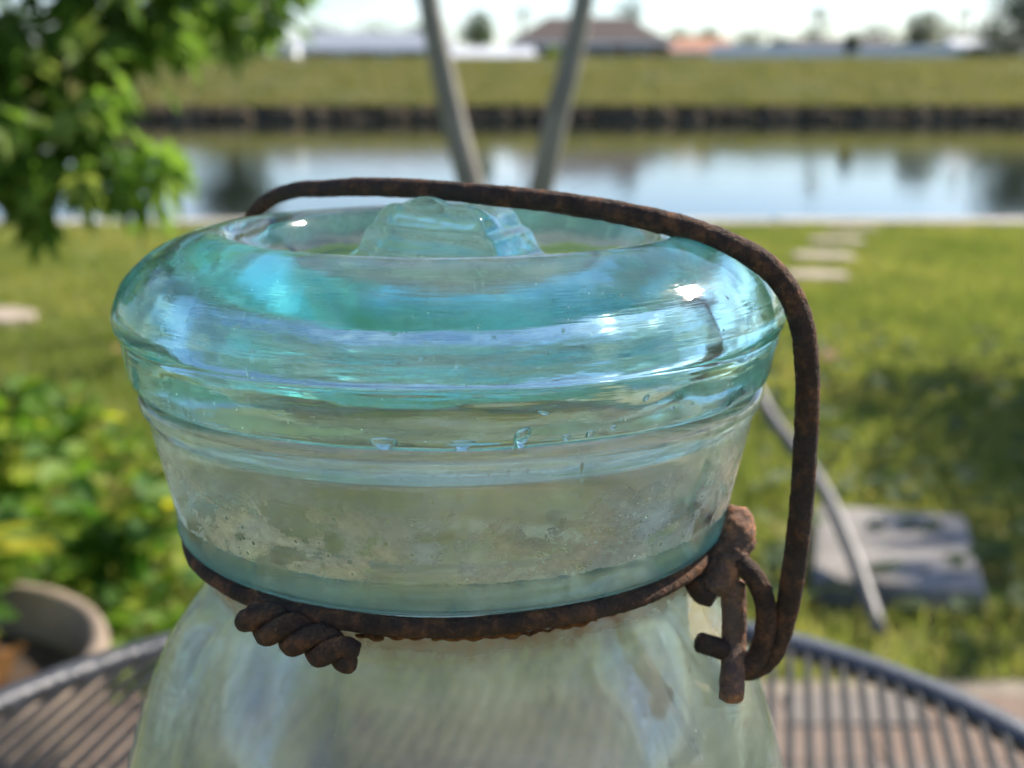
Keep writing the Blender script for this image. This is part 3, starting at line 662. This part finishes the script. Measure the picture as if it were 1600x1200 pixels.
def fin(V, Fc, name, mat, parent, merge=1e-6, nout=None):
    me = bpy.data.meshes.new(name); me.from_pydata(V, [], Fc)
    if nout is not None:                     # 1 on the outside of the vessel, 0 on the inside: where the film sits
        me.attributes.new('outside', 'FLOAT', 'POINT').data.foreach_set('value', [1. if i < nout else 0. for i in range(len(V))])
    bm = bmesh.new(); bm.from_mesh(me)
    bmesh.ops.remove_doubles(bm, verts=bm.verts, dist=merge); bmesh.ops.recalc_face_normals(bm, faces=bm.faces)
    for f_ in bm.faces: f_.smooth = True
    bm.to_mesh(me); bm.free(); return link(name, me, mat, parent)
def jn(a, h, r):
    return .07 * math.sin(3 * a + h * .05) + .025 * math.sin(7 * a - h * .11)
Vo, Fo = lathe(outer + inner[0:0], 224, jn)
Vi, Fi = lathe(inner, 224, jn)
o0 = len(Vo)
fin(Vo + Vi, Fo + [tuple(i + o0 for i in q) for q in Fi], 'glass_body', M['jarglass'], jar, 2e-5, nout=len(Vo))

# lid: one piece of glass with a hollow top and a ridged knob for the bail
PHI = R(22)
lid_top_c = [(0, 25.2)]
lid = [(15.5, 25.2), (18.2, 25.0), (19.8, 23.4), (20.9, 20.0), (22.0, 16.9), (23.5, 15.6), (25.3, 15.45), (28, 16.1), (31.6, 17.7), (34.2, 20.1), (35.45, 22.6), (35.5, 23.8), (35.3, 24.6), (35.0, 25.0), (34.85, 25.5), (34.6, 26.8), (34.3, 28.4), (34.0, 29.7), (33.6, 30.5), (32.7, 31.0), (29.0, 30.9), (27.4, 31.2), (26.9, 33.0), (26.5, 34.6), (25.9, 35.0), (25.4, 34.2), (25.6, 31.0), (27.2, 28.8), (28.0, 26.4), (27.6, 24.4), (26.2, 23.2), (24.8, 23.6), (24.0, 25.4), (23.0, 28), (21.0, 29.6), (18.5, 30.2), (12, 30.4), (0, 30.4)]
def sstep(a, b, x): t = min(1, max(0, (x - a) / (b - a))); return t * t * (3 - 2 * t)
def smin(a, b, k=1.0): h_ = max(k - abs(a - b), 0) / k; return min(a, b) - h_ * h_ * k * .25
def knob(x, y):                              # height of the knob over the hollow floor, mm
    u = x * math.cos(PHI) - y * math.sin(PHI); v_ = x * math.sin(PHI) + y * math.cos(PHI)
    top = 12.1 - .05 * v_ - .9 * math.exp(-(v_ / 1.6) ** 2) - .0 * u
    sl = (13.0 - abs(u + .0)) * (1.75 if u < 0 else 1.45)
    sf = (8.2 - abs(v_)) * 3.2
    hgt = smin(smin(top, sl, 2.0), sf, 1.4)
    hgt += .8 * max(0, 1 - ((u + 1.2) ** 2 + (v_ + 3.6) ** 2) / 7.0)
    hgt += .30 * math.sin(hgt * 2.3 + .1 * u) * sstep(.5, 3, hgt) * (1 - sstep(10.5, 11.5, hgt)) 
    return max(0, hgt)
N = 288; V = [(0, 0, hz(25.2 - knob(0, 0)))]; idx = [[0]]; rr = [.11 * i for i in range(1, 141)]
prof = [(r, 25.2) for r in rr] + chaikin(lid, 3)
Fc = []
for (r, h) in prof:
    if r < .05: idx.append([len(V)]); V.append((0, 0, hz(h))); continue
    idx.append(list(range(len(V), len(V) + N)))
    for k in range(N):
        a = 2 * math.pi * k / N; x, y = r * math.cos(a), r * math.sin(a); hh = h
        if h < 25.3 and r < 15.5: hh = h - knob(x, y)
        wob = .10 * math.sin(2 * a + .5) + .07 * math.sin(5 * a + h * .3) + .03 * math.sin(17 * a + h) if r > 18 else 0
        if 25.6 < h < 26.5 and r > 33: wob += .12 * math.sin(11 * a + 1.) * math.sin(3 * a)
        if 30 < h < 31.2 and r > 31.5: wob += .18 * math.sin(13 * a + 2.) * math.sin(4 * a + 1)
        V.append(((x + wob * math.cos(a)) * mm, (y + wob * math.sin(a)) * mm, hz(hh)))
for A, B in zip(idx, idx[1:]):
    for k in range(N):
        k2 = (k + 1) % N
        if len(A) == 1: Fc.append((A[0], B[k2], B[k]))
        elif len(B) == 1: Fc.append((A[k], A[k2], B[0]))
        else: Fc.append((A[k], A[k2], B[k2], B[k]))
lido = fin(V, Fc, 'glass_lid', M['lidglass'], jar, 2e-6)
lido['label'] = 'thick turquoise glass lid with central knob closing the jar'
# seed bubbles caught in the glass (air: faces look inward)
def bubbles(name, parent, lst):
    mb = MB()
    for (x, y, z, r, st, tl) in lst:
        bm = bmesh.new(); bmesh.ops.create_icosphere(bm, subdivisions=2, radius=1)
        tx = Vector((-y, x, 0)).normalized(); ux = Vector((0, 0, 1)); nx = tx.cross(ux)
        vv = [Vector((x, y, z)) + (tx * q.co.x * st + ux * (q.co.z + tl * q.co.x) + nx * q.co.y) * r for q in bm.verts]
        mb.add(vv, [tuple(reversed([w_.index for w_ in f_.verts])) for f_ in bm.faces]); bm.free()
    o = mb.build(name, M['bubble'], parent, True); o['kind'] = 'stuff'; return o
L = []
for _ in range(70):
    a = random.uniform(-2.9, -.2); h = random.uniform(19.5, 29.5); r = (30.0 if h < 21 else 32.0) - random.uniform(0, 3)
    if h > 26: r = 31.6 - random.uniform(0, 2.5)
    L.append((r * mm * math.cos(a), r * mm * math.sin(a), hz(h), random.choice((.07, .09, .12, .16)) * mm, random.uniform(1, 2.2), random.uniform(-.4, .4)))
for (a, h, r, s_, st, tl) in ((-77, 29.6, 31.6, .62, 1.3, .6), (-70, 29.9, 31.7, .22, 2.2, 0), (-66, 29.8, 31.7, .25, 1.8, .1), (-62, 29.6, 31.7, .2, 1.4, 0), (-98, 29.9, 31.6, .3, 4.2, 0), (-86, 29.95, 31.7, .25, 4.5, 0), (-57, 27.2, 32.6, .3, 1.2, .5), (-74, 27.6, 32.4, .22, 2.4, -.5)):
    L.append((r * mm * math.cos(R(a)), r * mm * math.sin(R(a)), hz(h), s_ * mm, st, tl))
bubbles('seed_bubbles', lido, L)
L = []
for (a, h, s_, st, tl) in ((-82, 33.1, .2, .6, 0), (-79, 33.0, .22, .6, .3), (-76, 33.0, .24, .6, .3), (-67, 33.2, .5, .45, .3), (-66, 34.6, .35, .4, .4), (-60, 39.4, .24, .5, .2), (-59.5, 41.4, .16, 1, 0), (-95, 41, .14, 1, 0)):
    r = 31.3 if h < 34 else 30.2; L.append((r * mm * math.cos(R(a)), r * mm * math.sin(R(a)), hz(h), s_ * mm, st, tl))
bubbles('seed_bubbles', jar, L)

# ------------------------------------------------------------------ rusty wire hardware
def J(u, v_, h):                             # u along the bail plane, v_ across it (away from camera), h below eye line
    return (mm * (u * math.cos(PHI) + v_ * math.sin(PHI)), mm * (-u * math.sin(PHI) + v_ * math.cos(PHI)), hz(h))
WR = 1.22
def crust(p, amp):
    q = Vector(p) * 1000
    return 1 + amp * (mnoise.noise(q * .55) * .7 + mnoise.noise(q * 1.7) * .6 + mnoise.noise(q * 4.3) * .45)
def ctube(mb, q, rs, n, amp=.07):
    o = len(mb.v); mb.tube(q, rs, n); m = len(q)
    for i in range(m):
        c = Vector(q[i])
        for k in range(n):
            p = Vector(mb.v[o + i * n + k]); mb.v[o + i * n + k] = tuple(c + (p - c) * crust(p, amp))
def resample(q, step):
    out = [q[0]]; acc = 0
    for a, b_ in zip(q, q[1:]):
        L = (b_ - a).length; d = step - acc
        while d <= L: out.append(a + (b_ - a) * (d / L)); d += step
        acc = L - (d - step)
    return out + [q[-1]]
def rtube(name, pts, rad, parent, k=12, n=28, amp=.09, mat='rust', taper=1.):
    q = resample(spline(pts, k), .00030); q = [p + Vector((mnoise.noise(p * 90), mnoise.noise(p * 90 + Vector((7, 0, 0))), mnoise.noise(p * 90 + Vector((0, 9, 0))))) * .00022 for p in q]; mb = MB(); ctube(mb, q, [rad * mm * (taper + (1 - taper) * sstep(.25, .75, i / len(q))) for i in range(len(q))], n, amp); return mb.build(name, M[mat], parent, True)
bail = rtube('bail_wire', [J(-33.0, 1.0, 60.2), J(-34.8, 1.5, 59.6), J(-36.6, 4, 56), J(-37.2, 8, 48), J(-36.6, 13, 36), J(-37.0, 16.5, 30), J(-37.0, 16.4, 24.0), J(-36.2, 15.6, 19.8), J(-34.0, 14.0, 17.0), J(-30.4, 11.6, 15.0), J(-26.9, 9.3, 13.8), J(-23.0, 6.9, 13.0), J(-18.6, 4.4, 12.6), J(-12.0, 1.5, 11.9), J(-6.0, .2, 11.75), J(2.5, 0, 12.0), J(14.0, 0, 12.75), J(24.2, 0, 14.4), J(30.7, 0, 16.35), J(34.4, 0, 18.5), J(37.1, 0, 22.4), J(38.3, 0, 28.1), J(38.6, 0, 36.0), J(38.1, 0, 46.2), J(37.5, 0, 53.2), J(36.3, -.2, 58.2), J(34.8, -.5, 60.0), J(33.2, -1.6, 60.2)], WR, jar, taper=.74)
ring = rtube('neck_wire', [(29.15 * mm * math.cos(a), 29.15 * mm * math.sin(a), hz(48.5 + .12 * math.sin(3 * a))) for a in [R(d) for d in range(-22, 339, 10)]], WR * .76, jar, 8)
# twisted tie of the neck wire
def twist(name, p0, p1, turns, rad, parent, sep=.95):
    p0, p1 = Vector(p0), Vector(p1); d = (p1 - p0); u = d.orthogonal().normalized(); w_ = d.normalized().cross(u)
    for ph in (0, math.pi):
        pts = []
        for i in range(int(turns * 14) + 1):
            s_ = i / (turns * 14); a = -s_ * turns * 2 * math.pi + ph; tp = rad * sep * mm * min(1, .5 + 3 * min(s_, 1 - s_))
            pts.append(p0 + d * s_ + (u * math.cos(a) + w_ * math.sin(a)) * tp)
        q = resample(spline(pts, 3), .0003); mb = MB(); ctube(mb, q, [rad * mm] * len(q), 24, .08); mb.build(name, M['rust'], parent, True)
twist('twisted_end', (-18.3 * mm, -25.9 * mm, hz(48.9)), (-8.1 * mm, -29.9 * mm, hz(51.2)), 2.0, 1.04, ring)
# the far tie on the other side
lug_pts = [J(30.9, 3.6, 45.2), J(31.6, 1.6, 46.6), J(31.2, .2, 48.4), J(30.6, -1.2, 50.2), J(29.8, -1.8, 51.6)]
q = resample(spline(lug_pts, 10), .0003); mb = MB(); ctube(mb, q, [mm * (1.35 + .85 * math.sin(math.pi * (.12 + .8 * i / (len(q) - 1)))) for i in range(len(q))], 30, .22); mb.build('wire_lug', M['rustsunlit'], ring, True)
rtube('wire_lug', [J(28.4, -2.8, 50.6), J(29.2, -2.9, 51.8), J(30.2, -2.4, 52.2)], 1.15, ring, 8, amp=.12)
for s_ in (1, -1):
    v_ = s_
    lv = rtube('lever_wire', [J(s_ * 32.0, -.8 * v_, 51.0), J(s_ * 32.3, -1.0 * v_, 54), J(s_ * 32.5, -1.4 * v_, 57.2), J(s_ * 32.9, -3.2 * v_, 59.4), J(s_ * 33.4, -5.9 * v_, 61.3)], 1.3, jar, mat='rustsunlit')
    rtube('cross_pin', [J(s_ * 29.7, -4.6 * v_, 56.5), J(s_ * 30.8, -3.5 * v_, 57.2), J(s_ * 32.5, -1.8 * v_, 58.4)], 1.08, lv, 6)
    rtube('wire_loop', [J(s_ * 31.6, -.8 * v_, 50.0), J(s_ * 32.6, -1.0 * v_, 48.9), J(s_ * 34.2, -1.1 * v_, 50.0), J(s_ * 35.4, -1.2 * v_, 52.3), J(s_ * 35.7, -1.3 * v_, 55.2), J(s_ * 35.1, -1.5 * v_, 58.2), J(s_ * 34.2, -2.2 * v_, 59.2), J(s_ * 33.0, -2.8 * v_, 59.4)], 1.1, lv, 8)

# rust crust bleeding from the front of the neck wire onto the glass
M['crust'] = simple('orange rust crust', (.30, .105, .018), .95, .7, 900, .8, bscale=3000, col2=(.10, .035, .012))
for a0, a1, h_, r_ in ((-107, -101, 50.55, .42), (-102, -93, 50.35, .22), (-92, -80, 50.35, .26), (-81, -68, 50.3, .34), (-69, -58, 50.25, .28), (-57, -47, 50.2, .18)):
    q = [Vector((27.75 * mm * math.cos(R(a)), 27.75 * mm * math.sin(R(a)), hz(h_ + .12 * math.sin(a * 1.7)))) for a in np.arange(a0, a1, .5)]
    mb = MB(); ctube(mb, q, [r_ * mm * (.35 + .65 * math.sin(math.pi * (i + .5) / len(q))) for i in range(len(q))], 12, .75); mb.build('rust_crust', M['crust'], ring, True)
